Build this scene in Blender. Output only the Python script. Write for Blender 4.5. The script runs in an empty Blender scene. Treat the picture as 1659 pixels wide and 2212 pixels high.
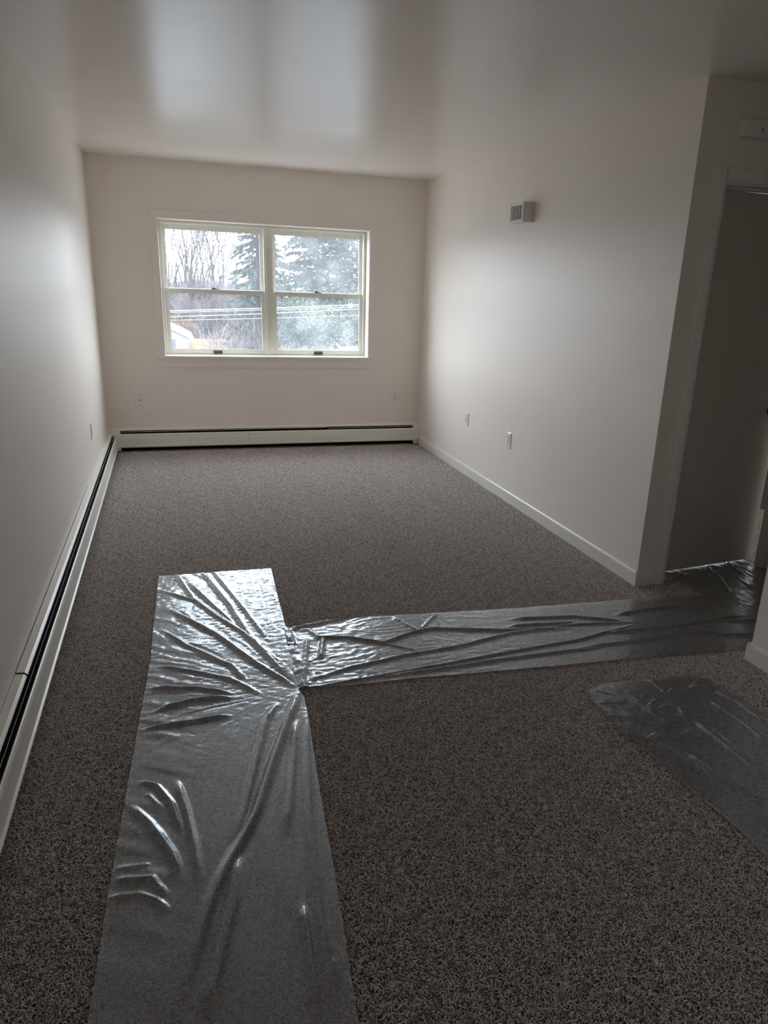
import bpy, bmesh, math, random
import numpy as np
from mathutils import Vector, Matrix

C = bpy.context.scene.collection
SC = bpy.context.scene
random.seed(7)

# ---------------------------------------------------------------- camera
W, L, H = 2.9345, 3.845, 2.44          # room width, depth to the hall corner, height
cam_d = bpy.data.cameras.new('camera'); cam = bpy.data.objects.new('camera', cam_d); C.objects.link(cam)
r_ = Vector((0.95447, -0.296164, 0.035694)); u_ = Vector((0.060323, 0.308806, 0.949210)); f_ = Vector((0.292144, 0.903840, -0.312611))
M = Matrix((r_, u_, -f_)).transposed().to_4x4(); M.translation = Vector((0.5903, -6.9784, 1.4962))
cam.matrix_world = M
cam_d.sensor_fit = 'AUTO'; cam_d.sensor_width = 36; cam_d.lens = 1571.9 * 36 / 2212
cam_d.shift_x = -47.4 / 2212; cam_d.shift_y = 34.3 / 2212
cam_d.clip_start = 0.02; cam_d.clip_end = 2000
SC.camera = cam

# ---------------------------------------------------------------- sky and exposure
world = bpy.data.worlds.new('overcast_sky'); SC.world = world; world.use_nodes = True
nt = world.node_tree; nt.nodes.clear()
out = nt.nodes.new('ShaderNodeOutputWorld'); bg = nt.nodes.new('ShaderNodeBackground')
tc = nt.nodes.new('ShaderNodeTexCoord'); sep = nt.nodes.new('ShaderNodeSeparateXYZ'); cr = nt.nodes.new('ShaderNodeValToRGB')
nt.links.new(tc.outputs['Generated'], sep.inputs[0]); nt.links.new(sep.outputs['Z'], cr.inputs[0])
cr.color_ramp.elements[0].position = 0.0; cr.color_ramp.elements[0].color = (0.89, 0.94, 1.02, 1)
cr.color_ramp.elements[1].position = 0.6; cr.color_ramp.elements[1].color = (0.79, 0.89, 1.02, 1)
nt.links.new(cr.outputs[0], bg.inputs[0]); bg.inputs[1].default_value = 9.0
nt.links.new(bg.outputs[0], out.inputs[0])

def portal(x0, x1, z0, z1):
    l = bpy.data.lights.new('window_portal', 'AREA'); o = bpy.data.objects.new('window_portal', l); C.objects.link(o)
    l.shape = 'RECTANGLE'; l.size = x1 - x0; l.size_y = z1 - z0; l.cycles.is_portal = True
    o.location = ((x0 + x1) / 2, 0.21, (z0 + z1) / 2); o.rotation_euler = (math.radians(-90), 0, 0)
portal(0.533, 2.388, 0.85, 1.985)
portal(4.3, 5.6, 0.85, 1.985)
pl_ = bpy.data.lights.new('window_portal', 'AREA'); po = bpy.data.objects.new('window_portal', pl_); C.objects.link(po)
pl_.shape = 'RECTANGLE'; pl_.size = .6; pl_.size_y = .6; pl_.cycles.is_portal = True
po.location = (-.21, -8.2, 1.5); po.rotation_euler = (0, math.radians(-90), 0)

vs = SC.view_settings
vs.view_transform = 'Standard'; vs.look = 'None'; vs.gamma = 1; vs.use_curve_mapping = False
vs.exposure = 0.6
cy = SC.cycles
cy.max_bounces = 8; cy.diffuse_bounces = 6; cy.glossy_bounces = 4; cy.transparent_max_bounces = 10; cy.transmission_bounces = 4
cy.sample_clamp_indirect = 8; cy.caustics_reflective = False; cy.caustics_refractive = False
cy.use_denoising = True

# ---------------------------------------------------------------- materials
def mat(name, col, rough=0.5, spec=0.5, metal=0.0):
    m = bpy.data.materials.new(name); m.use_nodes = True
    b = m.node_tree.nodes['Principled BSDF']
    b.inputs['Base Color'].default_value = (*col, 1); b.inputs['Roughness'].default_value = rough
    b.inputs['Specular IOR Level'].default_value = spec; b.inputs['Metallic'].default_value = metal
    return m
def N(m, t, **k):
    n = m.node_tree.nodes.new(t)
    for a, v in k.items(): setattr(n, a, v)
    return n
def bump(m, scale, dist, strength=1.0, stretch=(1, 1, 1), detail=3, second=None):
    nt = m.node_tree; b = nt.nodes['Principled BSDF']
    tc = N(m, 'ShaderNodeTexCoord'); prev = None
    for sc_, st_, di_, de_ in ([(scale, stretch, dist, detail)] + ([second] if second else [])):
        mp = N(m, 'ShaderNodeMapping'); mp.inputs['Scale'].default_value = st_
        nt.links.new(tc.outputs['Object'], mp.inputs[0])
        nz = N(m, 'ShaderNodeTexNoise'); nz.inputs['Scale'].default_value = sc_; nz.inputs['Detail'].default_value = de_
        nt.links.new(mp.outputs[0], nz.inputs['Vector'])
        bp = N(m, 'ShaderNodeBump'); bp.inputs['Strength'].default_value = strength; bp.inputs['Distance'].default_value = di_
        nt.links.new(nz.outputs['Fac'], bp.inputs['Height'])
        if prev: nt.links.new(prev.outputs[0], bp.inputs['Normal'])
        prev = bp
    nt.links.new(prev.outputs[0], b.inputs['Normal'])
def mottle(m, c1, c2, scale, stretch=(1, 1, 1), lo=.35, hi=.65, detail=4):
    nt = m.node_tree; b = nt.nodes['Principled BSDF']
    tc = N(m, 'ShaderNodeTexCoord'); mp = N(m, 'ShaderNodeMapping'); mp.inputs['Scale'].default_value = stretch
    nz = N(m, 'ShaderNodeTexNoise'); nz.inputs['Scale'].default_value = scale; nz.inputs['Detail'].default_value = detail
    r = N(m, 'ShaderNodeValToRGB'); r.color_ramp.elements[0].position = lo; r.color_ramp.elements[0].color = (*c1, 1)
    r.color_ramp.elements[1].position = hi; r.color_ramp.elements[1].color = (*c2, 1)
    nt.links.new(tc.outputs['Object'], mp.inputs[0]); nt.links.new(mp.outputs[0], nz.inputs['Vector'])
    nt.links.new(nz.outputs['Fac'], r.inputs[0]); nt.links.new(r.outputs[0], b.inputs['Base Color'])

m_wall = mat('wall_paint', (.89, .818, .748), .45, .35)
bump(m_wall, 260, .0006, .35, second=(3.0, (1, 1, 1), .006, 2))
m_ceil = mat('ceiling_paint', (.885, .822, .765), .26, .9)
bump(m_ceil, 220, .0005, .3, second=(2.2, (.35, 1.6, 1), .01, 3))
m_trim = mat('trim_paint', (.82, .80, .745), .32, .5)
m_case = mat('casing_paint', (.89, .822, .755), .32, .45)
m_sash = mat('sash_vinyl', (.80, .77, .69), .35, .5)
m_heat = mat('heater_enamel', (.88, .85, .78), .32, .5)
m_fin = mat('fins_and_slot_shade', (.03, .03, .03), .5, .3)  # dark fin metal; also stands in for slot shade on the damper body
m_dark = mat('recess_shade', (.01, .01, .01), .9, .1)  # near-black colour standing in for shade inside heater and vent recesses
m_plate = mat('plate_plastic', (.84, .82, .77), .3, .5)
m_slot = mat('slot_black', (.015, .013, .012), .6, .3)
m_bronze = mat('bronze_hardware', (.10, .085, .07), .4, .5, .6)
m_door = mat('door_paint', (.62, .57, .50), .38, .5)
m_vent = mat('vent_enamel', (.72, .70, .67), .4, .5)
m_floor = mat('carpet_backing', (.09, .078, .07), 1, .1)
mottle(m_floor, (.03, .025, .022), (.12, .10, .09), 220)
m_metal = mat('hinge_metal', (.35, .33, .3), .4, .5, 1)

# ---------------------------------------------------------------- helpers
def obj(name, bm, m, parent=None, smooth=False):
    me = bpy.data.meshes.new(name); bm.normal_update(); bm.to_mesh(me); bm.free()
    o = bpy.data.objects.new(name, me); C.objects.link(o)
    for mm in (m if isinstance(m, (list, tuple)) else [m]): me.materials.append(mm)
    if smooth:
        for p in me.polygons: p.use_smooth = True
    if parent: o.parent = parent; o.matrix_parent_inverse = parent.matrix_world.inverted()
    return o
def nobj(name, verts, faces, m, parent=None, smooth=False):
    me = bpy.data.meshes.new(name)
    verts = np.asarray(verts, dtype=np.float32); faces = np.asarray(faces, dtype=np.int32)
    k = faces.shape[1]
    me.vertices.add(len(verts)); me.vertices.foreach_set('co', verts.ravel())
    me.loops.add(faces.size); me.loops.foreach_set('vertex_index', faces.ravel())
    me.polygons.add(len(faces)); me.polygons.foreach_set('loop_start', np.arange(0, faces.size, k, dtype=np.int32))
    me.polygons.foreach_set('use_smooth', np.full(len(faces), smooth))
    me.update(calc_edges=True); me.validate()
    o = bpy.data.objects.new(name, me); C.objects.link(o); me.materials.append(m)
    if parent: o.parent = parent; o.matrix_parent_inverse = parent.matrix_world.inverted()
    return o
def tag(o, label=None, cat=None, group=None, kind=None):
    if label: o['label'] = label
    if cat: o['category'] = cat
    if group: o['group'] = group
    if kind: o['kind'] = kind
    return o
def empty(name, loc):
    o = bpy.data.objects.new(name, None); o.location = loc; o.empty_display_size = .05; C.objects.link(o)
    o.matrix_world = Matrix.Translation(loc)
    return o
def bx(bm, x0, x1, y0, y1, z0, z1, bev=0):
    vs_ = [bm.verts.new((x, y, z)) for z in (z0, z1) for y in (y0, y1) for x in (x0, x1)]
    fs = [(0, 2, 3, 1), (4, 5, 7, 6), (0, 1, 5, 4), (2, 6, 7, 3), (0, 4, 6, 2), (1, 3, 7, 5)]
    F = [bm.faces.new([vs_[i] for i in f]) for f in fs]
    if bev:
        es = list({e for f in F for e in f.edges})
        bmesh.ops.bevel(bm, geom=es, offset=bev, segments=2, affect='EDGES', profile=.6)
def box(name, d, m, parent=None, bev=0):
    bm = bmesh.new(); bx(bm, *d, bev=bev); return obj(name, bm, m, parent)
def boxes(name, ds, m, parent=None, bev=0):
    bm = bmesh.new()
    for d in ds: bx(bm, *d, bev=bev)
    return obj(name, bm, m, parent)
def cyl(bm, c, r, h, axis='z', seg=16, r2=None):
    mt = {'z': Matrix.Identity(4), 'y': Matrix.Rotation(math.pi / 2, 4, 'X'), 'x': Matrix.Rotation(math.pi / 2, 4, 'Y')}[axis]
    bmesh.ops.create_cone(bm, cap_ends=True, segments=seg, radius1=r, radius2=r if r2 is None else r2, depth=h, matrix=Matrix.Translation(c) @ mt)
def extrude(bm, prof, a, b, f):
    """closed profile list of (d,z) extruded from a to b, f(d,z,t)->xyz"""
    A = [bm.verts.new(f(d, z, a)) for d, z in prof]; B = [bm.verts.new(f(d, z, b)) for d, z in prof]
    n = len(prof)
    for i in range(n): bm.faces.new((A[i], A[(i + 1) % n], B[(i + 1) % n], B[i]))
    bm.faces.new(A); bm.faces.new(list(reversed(B)))
    bmesh.ops.recalc_face_normals(bm, faces=bm.faces[:])
def sheet(pts, t):
    """turn an open polyline of (d,z) into a thin closed band of thickness t (offset inwards)"""
    o = []
    for i, (d, z) in enumerate(pts):
        a = pts[max(i - 1, 0)]; b = pts[min(i + 1, len(pts) - 1)]
        dx, dz = b[0] - a[0], b[1] - a[1]; l = math.hypot(dx, dz) or 1
        o.append((d + dz / l * t, z - dx / l * t))
    return pts + o[::-1]

# ---------------------------------------------------------------- room shell
def struct(name, ds, m):
    o = boxes(name, ds, m); o['kind'] = 'structure'; return o
T = .12
YB = -9.2; XR = 6.2
DX0, DX1, DZ = 3.10, 3.86, 2.03           # door opening
WX0, WX1, WZ0, WZ1 = .533, 2.388, .85, 1.985
struct('floor', [(-.2, XR, YB, .2, -.2, -.012)], m_floor)
struct('ceiling', [(-.2, XR, YB, .2, H, H + .15)], m_ceil)
struct('wall_left', [(-.2, 0, -7.9, .2, -.1, H), (-.2, 0, YB, -8.5, -.1, H), (-.2, 0, -8.5, -7.9, -.1, 1.2), (-.2, 0, -8.5, -7.9, 1.8, H)], m_wall)
struct('wall_back', [(0, WX0, 0, .2, -.1, H), (WX1, 4.3, 0, .2, -.1, H), (WX0, WX1, 0, .2, -.1, WZ0 - .02), (WX0, WX1, 0, .2, WZ1, H),
                     (5.6, XR, 0, .2, -.1, H), (4.3, 5.6, 0, .2, -.1, .85), (4.3, 5.6, 0, .2, 1.985, H)], m_wall)
struct('wall_right', [(W, W + T, -L, 0, -.1, H)], m_wall)
struct('wall_hall', [(W + T, DX0, -L, -L + .125, -.1, H), (DX1, XR, -L, -L + .125, -.1, H), (DX0, DX1, -L, -L + .125, DZ, H)], m_wall)
YC = -4.705
struct('wall_near', [(W, W + T, YB, YC, -.1, H), (W + T, XR, YC - T, YC, -.1, H)], m_wall)
struct('wall_rear', [(0, W, YB - .1, YB, -.1, H)], m_wall)
struct('wall_east', [(XR, XR + .1, YB, .2, -.1, H)], m_wall)

def base_prof(h=.078, t=.013):
    return [(0, -.012), (t, -.012), (t, h - .016), (t - .002, h - .006), (t - .007, h), (0, h)]
def baseboard(name, runs):
    bm = bmesh.new()
    for f, a, b in runs: extrude(bm, base_prof(), a, b, f)
    o = obj(name, bm, m_trim); o['kind'] = 'structure'; return o
fR = lambda d, z, t: (W - d, t, z)
fD = lambda d, z, t: (t, -L - d, z)
fH = lambda d, z, t: (t, YC + d, z)
baseboard('baseboard_right', [(fR, -L, -.085)])
baseboard('baseboard_hall', [(fD, W - .013, 3.04), (fD, 3.925, XR)])
baseboard('baseboard_near', [(fR, YB, YC), (fH, W - .013, XR)])

# ---------------------------------------------------------------- window
win = empty('window_1', (1.46, 0, .85)); win['kind'] = 'structure'
def wbox(name, d, m=m_case, parent=win, bev=.0012): return box(name, d, m, parent, bev)
cw = .061
wbox('casing', (WX0 - cw, WX0, -.016, 0, WZ0, WZ1 + cw), bev=.002)
wbox('casing', (WX1, WX1 + cw, -.016, 0, WZ0, WZ1 + cw), bev=.002)
wbox('casing', (WX0, WX1, -.016, 0, WZ1, WZ1 + cw), bev=.002)
wbox('stool', (WX0 - cw - .012, WX1 + cw + .012, -.034, .10, WZ0 - .02, WZ0), bev=.003)
wbox('apron', (WX0 - cw - .006, WX1 + cw + .008, -.015, 0, .748, WZ0 - .02), bev=.003)
wbox('jamb', (WX0, WX0 + .004, 0, .2, WZ0, WZ1), m_trim); wbox('jamb', (WX1 - .004, WX1, 0, .2, WZ0, WZ1), m_trim); wbox('jamb', (WX0, WX1, 0, .2, WZ1 - .004, WZ1))
boxes('window_frame', [(WX0 + .004, WX0 + .03, .098, .20, WZ0, WZ1 - .004), (WX1 - .030, WX1 - .004, .098, .20, WZ0, WZ1 - .004),
                       (WX0 + .03, WX1 - .03, .098, .20, WZ1 - .026, WZ1 - .004), (WX0 + .03, WX1 - .03, .10, .20, WZ0, WZ0 + .006),
                       (1.432, 1.512, .098, .20, WZ0, WZ1 - .026), (1.447, 1.497, .088, .098, WZ0, WZ1 - .026),
                       (WX0 + .022, WX0 + .03, .092, .098, WZ0, WZ1 - .02), (WX1 - .03, WX1 - .022, .092, .098, WZ0, WZ1 - .02),
                       (WX0 + .02, WX1 - .02, .09, .098, WZ1 - .030, WZ1 - .022)], m_sash, win, .001)

def glass_mat(name, haze, blotch):
    m = bpy.data.materials.new(name); m.use_nodes = True; nt = m.node_tree; nt.nodes.clear()
    o = N(m, 'ShaderNodeOutputMaterial'); tr = N(m, 'ShaderNodeBsdfTransparent'); tr.inputs[0].default_value = (.93, .96, .95, 1)
    tl = N(m, 'ShaderNodeBsdfTranslucent'); tl.inputs[0].default_value = (.9, .94, .98, 1)
    gl = N(m, 'ShaderNodeBsdfGlossy'); gl.inputs['Roughness'].default_value = .02
    fr = N(m, 'ShaderNodeFresnel'); fr.inputs[0].default_value = 1.5
    tc = N(m, 'ShaderNodeTexCoord'); nz = N(m, 'ShaderNodeTexNoise'); nz.inputs['Scale'].default_value = 5; nz.inputs['Detail'].default_value = 5
    mr = N(m, 'ShaderNodeMapRange'); mr.inputs[1].default_value = .38; mr.inputs[2].default_value = .7
    mr.inputs[3].default_value = haze; mr.inputs[4].default_value = haze + blotch
    m1 = N(m, 'ShaderNodeMixShader'); m2 = N(m, 'ShaderNodeMixShader')
    l = nt.links.new
    l(tc.outputs['Object'], nz.inputs['Vector']); l(nz.outputs['Fac'], mr.inputs[0]); l(mr.outputs[0], m1.inputs[0])
    l(tr.outputs[0], m1.inputs[1]); l(tl.outputs[0], m1.inputs[2])
    l(fr.outputs[0], m2.inputs[0]); l(m1.outputs[0], m2.inputs[1]); l(gl.outputs[0], m2.inputs[2]); l(m2.outputs[0], o.inputs[0])
    return m
m_gl = glass_mat('window_glass', .042, .02)
m_gr = glass_mat('window_glass_hazy', .06, .05)

def sash(x0, x1, z0, z1, y0, y1, sw, bw, tw, gm, lower):
    s = boxes('sash', [(x0, x0 + sw, y0, y1, z0, z1), (x1 - sw, x1, y0, y1, z0, z1), (x0 + sw, x1 - sw, y0, y1, z0, z0 + bw), (x0 + sw, x1 - sw, y0, y1, z1 - tw, z1)], m_sash, win, .0015)
    e = .006
    boxes('glazing_bead', [(x0 + sw, x0 + sw + e, y0 + .004, y0 + .012, z0 + bw, z1 - tw), (x1 - sw - e, x1 - sw, y0 + .004, y0 + .012, z0 + bw, z1 - tw),
                           (x0 + sw + e, x1 - sw - e, y0 + .004, y0 + .012, z0 + bw, z0 + bw + e), (x0 + sw + e, x1 - sw - e, y0 + .004, y0 + .012, z1 - tw - e, z1 - tw)], m_trim, s)
    bm = bmesh.new(); ym = (y0 + y1) / 2
    vs_ = [bm.verts.new(v) for v in ((x0 + sw, ym, z0 + bw), (x1 - sw, ym, z0 + bw), (x1 - sw, ym, z1 - tw), (x0 + sw, ym, z1 - tw))]
    bm.faces.new(vs_); obj('pane', bm, gm, s)
    return s
def sash_pair(x0, x1, gm, cx):
    sash(x0, x1, 1.392, WZ1 - .028, .150, .178, .024, .030, .040, gm, False)
    s = sash(x0, x1, WZ0 + .006, 1.424, .112, .146, .024, .038, .034, gm, True)
    bm = bmesh.new(); bx(bm, cx - .032, cx + .032, .118, .142, 1.424, 1.430, .001)
    cyl(bm, (cx - .012, .13, 1.434), .011, .010, 'z', 14); bx(bm, cx - .030, cx + .004, .124, .134, 1.432, 1.439, .001)
    obj('sash_lock', bm, m_bronze, s)
    bm = bmesh.new(); bx(bm, cx - .040, cx + .040, .108, .112, .860, .884, .001)
    bx(bm, cx - .036, cx + .036, .098, .108, .878, .884, .001); bx(bm, cx - .040, cx - .034, .100, .108, .862, .884, .001); bx(bm, cx + .034, cx + .040, .100, .108, .862, .884, .001)
    obj('sash_lift', bm, m_bronze, s)
sash_pair(WX0 + .030, 1.432, m_gl, .995)
sash_pair(1.512, WX1 - .030, m_gr, 1.93)

# unseen bedroom window, added to light the room beyond the hall door
w2 = empty('added_window_2', (4.95, 0, .85)); w2['kind'] = 'structure'
boxes('window_frame', [(4.3, 4.35, .08, .2, .85, 1.985), (5.55, 5.6, .08, .2, .85, 1.985), (4.35, 5.55, .08, .2, .85, .9), (4.35, 5.55, .08, .2, 1.935, 1.985), (4.35, 5.55, .09, .18, 1.39, 1.43)], m_sash, w2, .001)
for z0, z1 in ((.9, 1.39), (1.43, 1.935)):
    bm = bmesh.new(); bm.faces.new([bm.verts.new(v) for v in ((4.35, .14, z0), (5.55, .14, z0), (5.55, .14, z1), (4.35, .14, z1))]); obj('pane', bm, m_gl, w2)

# unseen side window, added behind the viewer to brighten the near end
w3 = empty('added_window_3', (0, -8.2, 1.2)); w3['kind'] = 'structure'
boxes('window_frame', [(-.2, -.08, -8.5, -8.46, 1.2, 1.8), (-.2, -.08, -7.94, -7.9, 1.2, 1.8), (-.2, -.08, -8.46, -7.94, 1.2, 1.24), (-.2, -.08, -8.46, -7.94, 1.76, 1.8)], m_sash, w3, .001)
bm = bmesh.new(); bm.faces.new([bm.verts.new(v) for v in ((-.14, -8.46, 1.24), (-.14, -7.94, 1.24), (-.14, -7.94, 1.76), (-.14, -8.46, 1.76))]); obj('pane', bm, m_gl, w3)

# ---------------------------------------------------------------- hall door
dr = empty('door_1', (DX0, -L, 0)); dr['kind'] = 'structure'
JT = .018
boxes('door_frame', [(DX0, DX0 + JT, -L, -L + .125, -.01, DZ), (DX1 - JT, DX1, -L, -L + .125, .004, DZ), (DX0 + JT, DX1 - JT, -L, -L + .125, DZ - JT, DZ),
                     (DX0 + JT, DX0 + JT + .01, -L + .05, -L + .088, -.01, DZ - JT), (DX1 - JT - .01, DX1 - JT, -L + .05, -L + .088, .004, DZ - JT),
                     (DX0 + JT + .01, DX1 - JT - .01, -L + .05, -L + .088, DZ - JT - .01, DZ - JT)], m_trim, dr, .001)
for x0, x1, z0, z1 in ((DX0 - .055, DX0 + .005, -.012, DZ + .055), (DX1 - .005, DX1 + .055, -.012, DZ + .055), (DX0 + .005, DX1 - .005, DZ - .005, DZ + .055)):
    bm = bmesh.new()
    if z1 - z0 > 1: 
        inner = x0 < 3.5
        pr = [(0, 0), (.060, 0), (.060, .008), (.048, .011), (.014, .016), (.004, .014), (0, .008)] if inner else [(0, 0), (.060, 0), (.060, .008), (.056, .014), (.046, .016), (.012, .011), (0, .008)]
        pr = [(.060 - a, b) for a, b in pr] if inner else [(.060 - a, b) for a, b in pr]
        extrude(bm, pr, z0, z1, lambda d, q, t, x0=x0: (x0 + d, -L - q, t))
    else:
        extrude(bm, [(0, 0), (.060, 0), (.060, .010), (.050, .016), (.012, .011), (0, .008)], x0, x1, lambda d, q, t, z0=z0: (t, -L - q, z0 + d))
    obj('door_casing', bm, m_trim, dr)
lf = box('door_leaf', (0, .735, -.035, 0, .018, 2.006), m_door, None, .0015)
ang = math.radians(6.3)
lf.matrix_world = Matrix.Translation((DX0 + JT + .003, -L + .128, 0)) @ Matrix.Rotation(ang, 4, 'Z')
lf.parent = dr; lf.matrix_parent_inverse = dr.matrix_world.inverted()
bm = bmesh.new()
cyl(bm, (.668, -.038, .92), .032, .006, 'y', 24); cyl(bm, (.668, -.055, .92), .012, .03, 'y', 16)
bmesh.ops.create_uvsphere(bm, u_segments=20, v_segments=12, radius=.028, matrix=Matrix.Translation((.668, -.085, .92)) @ Matrix.Diagonal((1, .75, 1, 1)))
kn = obj('door_knob', bm, m_bronze, None, True); kn.matrix_world = lf.matrix_world.copy(); kn.parent = lf; kn.matrix_parent_inverse = lf.matrix_world.inverted()

# ---------------------------------------------------------------- carpet pile (short twisted tufts, one object)
def carpet():
    rng = np.random.default_rng(3)
    S, n = .30, 72
    g = (np.arange(n) + .5) / n * S
    X, Y = np.meshgrid(g, g); X = X.ravel() + rng.uniform(-.0022, .0022, n * n); Y = Y.ravel() + rng.uniform(-.0022, .0022, n * n)
    K = len(X); NP, NS = 5, 4
    a = rng.uniform(0, np.pi, K); hl = rng.uniform(.0028, .0070, K); curl = rng.uniform(-.0035, .0035, K); rad = rng.uniform(.0010, .0018, K)
    top = rng.uniform(-.0042, -.0008, K) - rad * .5; arch = rng.uniform(.003, .0075, K)
    V = []
    for i, t in enumerate(np.linspace(-1, 1, NP)):
        ca, sa = np.cos(a), np.sin(a)
        px = X + ca * hl * t - sa * curl * (t * t - .4); py = Y + sa * hl * t + ca * curl * (t * t - .4); pz = top - arch * t * t
        r = rad * (1 - .25 * t * t)
        for k in range(NS):
            q = k * np.pi / 2 + np.pi / 4
            V.append(np.stack([px - sa * np.cos(q) * r, py + ca * np.cos(q) * r, pz + np.sin(q) * r], -1))
    V = np.stack(V, 1).reshape(-1, 3); NV = NP * NS
    base = np.arange(K)[:, None] * NV; F = []
    for i in range(NP - 1):
        for k in range(NS):
            k2 = (k + 1) % NS
            F.append(np.concatenate([base + i * NS + k, base + (i + 1) * NS + k, base + (i + 1) * NS + k2, base + i * NS + k2], 1))
    F = np.stack(F, 1).reshape(-1, 4)
    m = bpy.data.materials.new('carpet_yarn'); m.use_nodes = True; nt_ = m.node_tree; b = nt_.nodes['Principled BSDF']
    at = N(m, 'ShaderNodeAttribute', attribute_name='tint', attribute_type='GEOMETRY')
    cr = N(m, 'ShaderNodeValToRGB'); cr.color_ramp.interpolation = 'LINEAR'
    for i, (p, c) in enumerate([(0, (.10, .078, .070)), (.3, (.49, .415, .38)), (.6, (.76, .67, .63)), (1, (.95, .88, .84))]):
        e = cr.color_ramp.elements[i] if i < 2 else cr.color_ramp.elements.new(p)
        e.position = p; e.color = (*c, 1)
    nt_.links.new(at.outputs['Fac'], cr.inputs[0]); nt_.links.new(cr.outputs[0], b.inputs['Base Color'])
    b.inputs['Roughness'].default_value = .62; b.inputs['Specular IOR Level'].default_value = .35
    b.inputs['Sheen Weight'].default_value = 1.0; b.inputs['Sheen Roughness'].default_value = .4; b.inputs['Sheen Tint'].default_value = (1, .93, .9, 1)
    me = bpy.data.meshes.new('tuft_patch')
    me.vertices.add(len(V)); me.vertices.foreach_set('co', V.astype(np.float32).ravel())
    me.loops.add(F.size); me.loops.foreach_set('vertex_index', F.astype(np.int32).ravel())
    me.polygons.add(len(F)); me.polygons.foreach_set('loop_start', np.arange(0, F.size, 4, dtype=np.int32)); me.polygons.foreach_set('use_smooth', np.ones(len(F), dtype=bool)); me.update(calc_edges=True)
    tint = rng.beta(.9, 1.0, K)
    at_ = me.attributes.new('tint', 'FLOAT', 'POINT'); at_.data.foreach_set('value', np.repeat(tint, NV).astype(np.float32))
    me.materials.append(m)
    patch = bpy.data.objects.new('tuft_patch', me)       # only a source for the instances, never linked to the scene
    nx, ny = 16, 23
    pts = [(S * (i + .5), -S * (j + .5) + .005, 0) for i in range(nx) for j in range(ny)]
    cm = bpy.data.meshes.new('carpet'); cm.from_pydata(pts, [], [])
    ra = cm.attributes.new('quarter', 'FLOAT', 'POINT'); ra.data.foreach_set('value', (rng.integers(0, 4, len(pts)) * math.pi / 2).astype(np.float32))
    o = bpy.data.objects.new('carpet', cm); C.objects.link(o); cm.materials.append(m)
    ng = bpy.data.node_groups.new('pile', 'GeometryNodeTree')
    ng.interface.new_socket('Geometry', in_out='INPUT', socket_type='NodeSocketGeometry'); ng.interface.new_socket('Geometry', in_out='OUTPUT', socket_type='NodeSocketGeometry')
    gi = ng.nodes.new('NodeGroupInput'); go = ng.nodes.new('NodeGroupOutput'); oi = ng.nodes.new('GeometryNodeObjectInfo'); ip = ng.nodes.new('GeometryNodeInstanceOnPoints')
    na = ng.nodes.new('GeometryNodeInputNamedAttribute'); na.data_type = 'FLOAT'; na.inputs['Name'].default_value = 'quarter'
    cx = ng.nodes.new('ShaderNodeCombineXYZ'); tf = ng.nodes.new('GeometryNodeTransform'); tf.inputs['Translation'].default_value = (-S / 2, -S / 2, 0)
    oi.inputs['Object'].default_value = patch; l = ng.links.new
    l(gi.outputs[0], ip.inputs['Points']); l(oi.outputs['Geometry'], tf.inputs['Geometry']); l(tf.outputs[0], ip.inputs['Instance'])
    l(na.outputs['Attribute'], cx.inputs['Z']); l(cx.outputs[0], ip.inputs['Rotation']); l(ip.outputs[0], go.inputs[0])
    md = o.modifiers.new('pile', 'NODES'); md.node_group = ng
    tag(o, 'brown and taupe flecked wall-to-wall carpet pile covering the floor', 'carpet', kind='stuff')
carpet()

# ---------------------------------------------------------------- baseboard heaters
hood = [(.0015, .214), (.022, .213), (.041, .203), (.047, .196), (.048, .189)]
panel = [(.052, .158), (.058, .163), (.064, .160), (.0675, .150), (.0675, .123), (.069, .121), (.0705, .056), (.0735, .052), (.0735, .047), (.067, .037)]
solid = [(.0015, .006), (.0015, .216), (.024, .2155), (.044, .206), (.056, .190), (.066, .172), (.0725, .150), (.0755, .12), (.0765, .05), (.073, .030), (.070, .006)]
blade = [(.036, .172), (.0385, .1735), (.047, .1795), (.0475, .1780), (.039, .1715), (.0365, .1700)]
hood_l = [(.0015, .173), (.028, .171), (.037, .1625), (.0375, .158)]
panel_l = [(.053, .130), (.058, .135), (.062, .132), (.067, .122), (.0685, .102), (.0715, .050), (.0785, .045), (.0785, .039), (.068, .031)]
blade_l = [(.031, .143), (.034, .1445), (.0455, .1505), (.046, .149), (.0345, .143), (.031, .1415)]
solid_l = [(.0015, .006), (.0015, .175), (.028, .174), (.042, .165), (.056, .150), (.068, .132), (.074, .10), (.0795, .045), (.076, .03), (.070, .006)]
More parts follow.
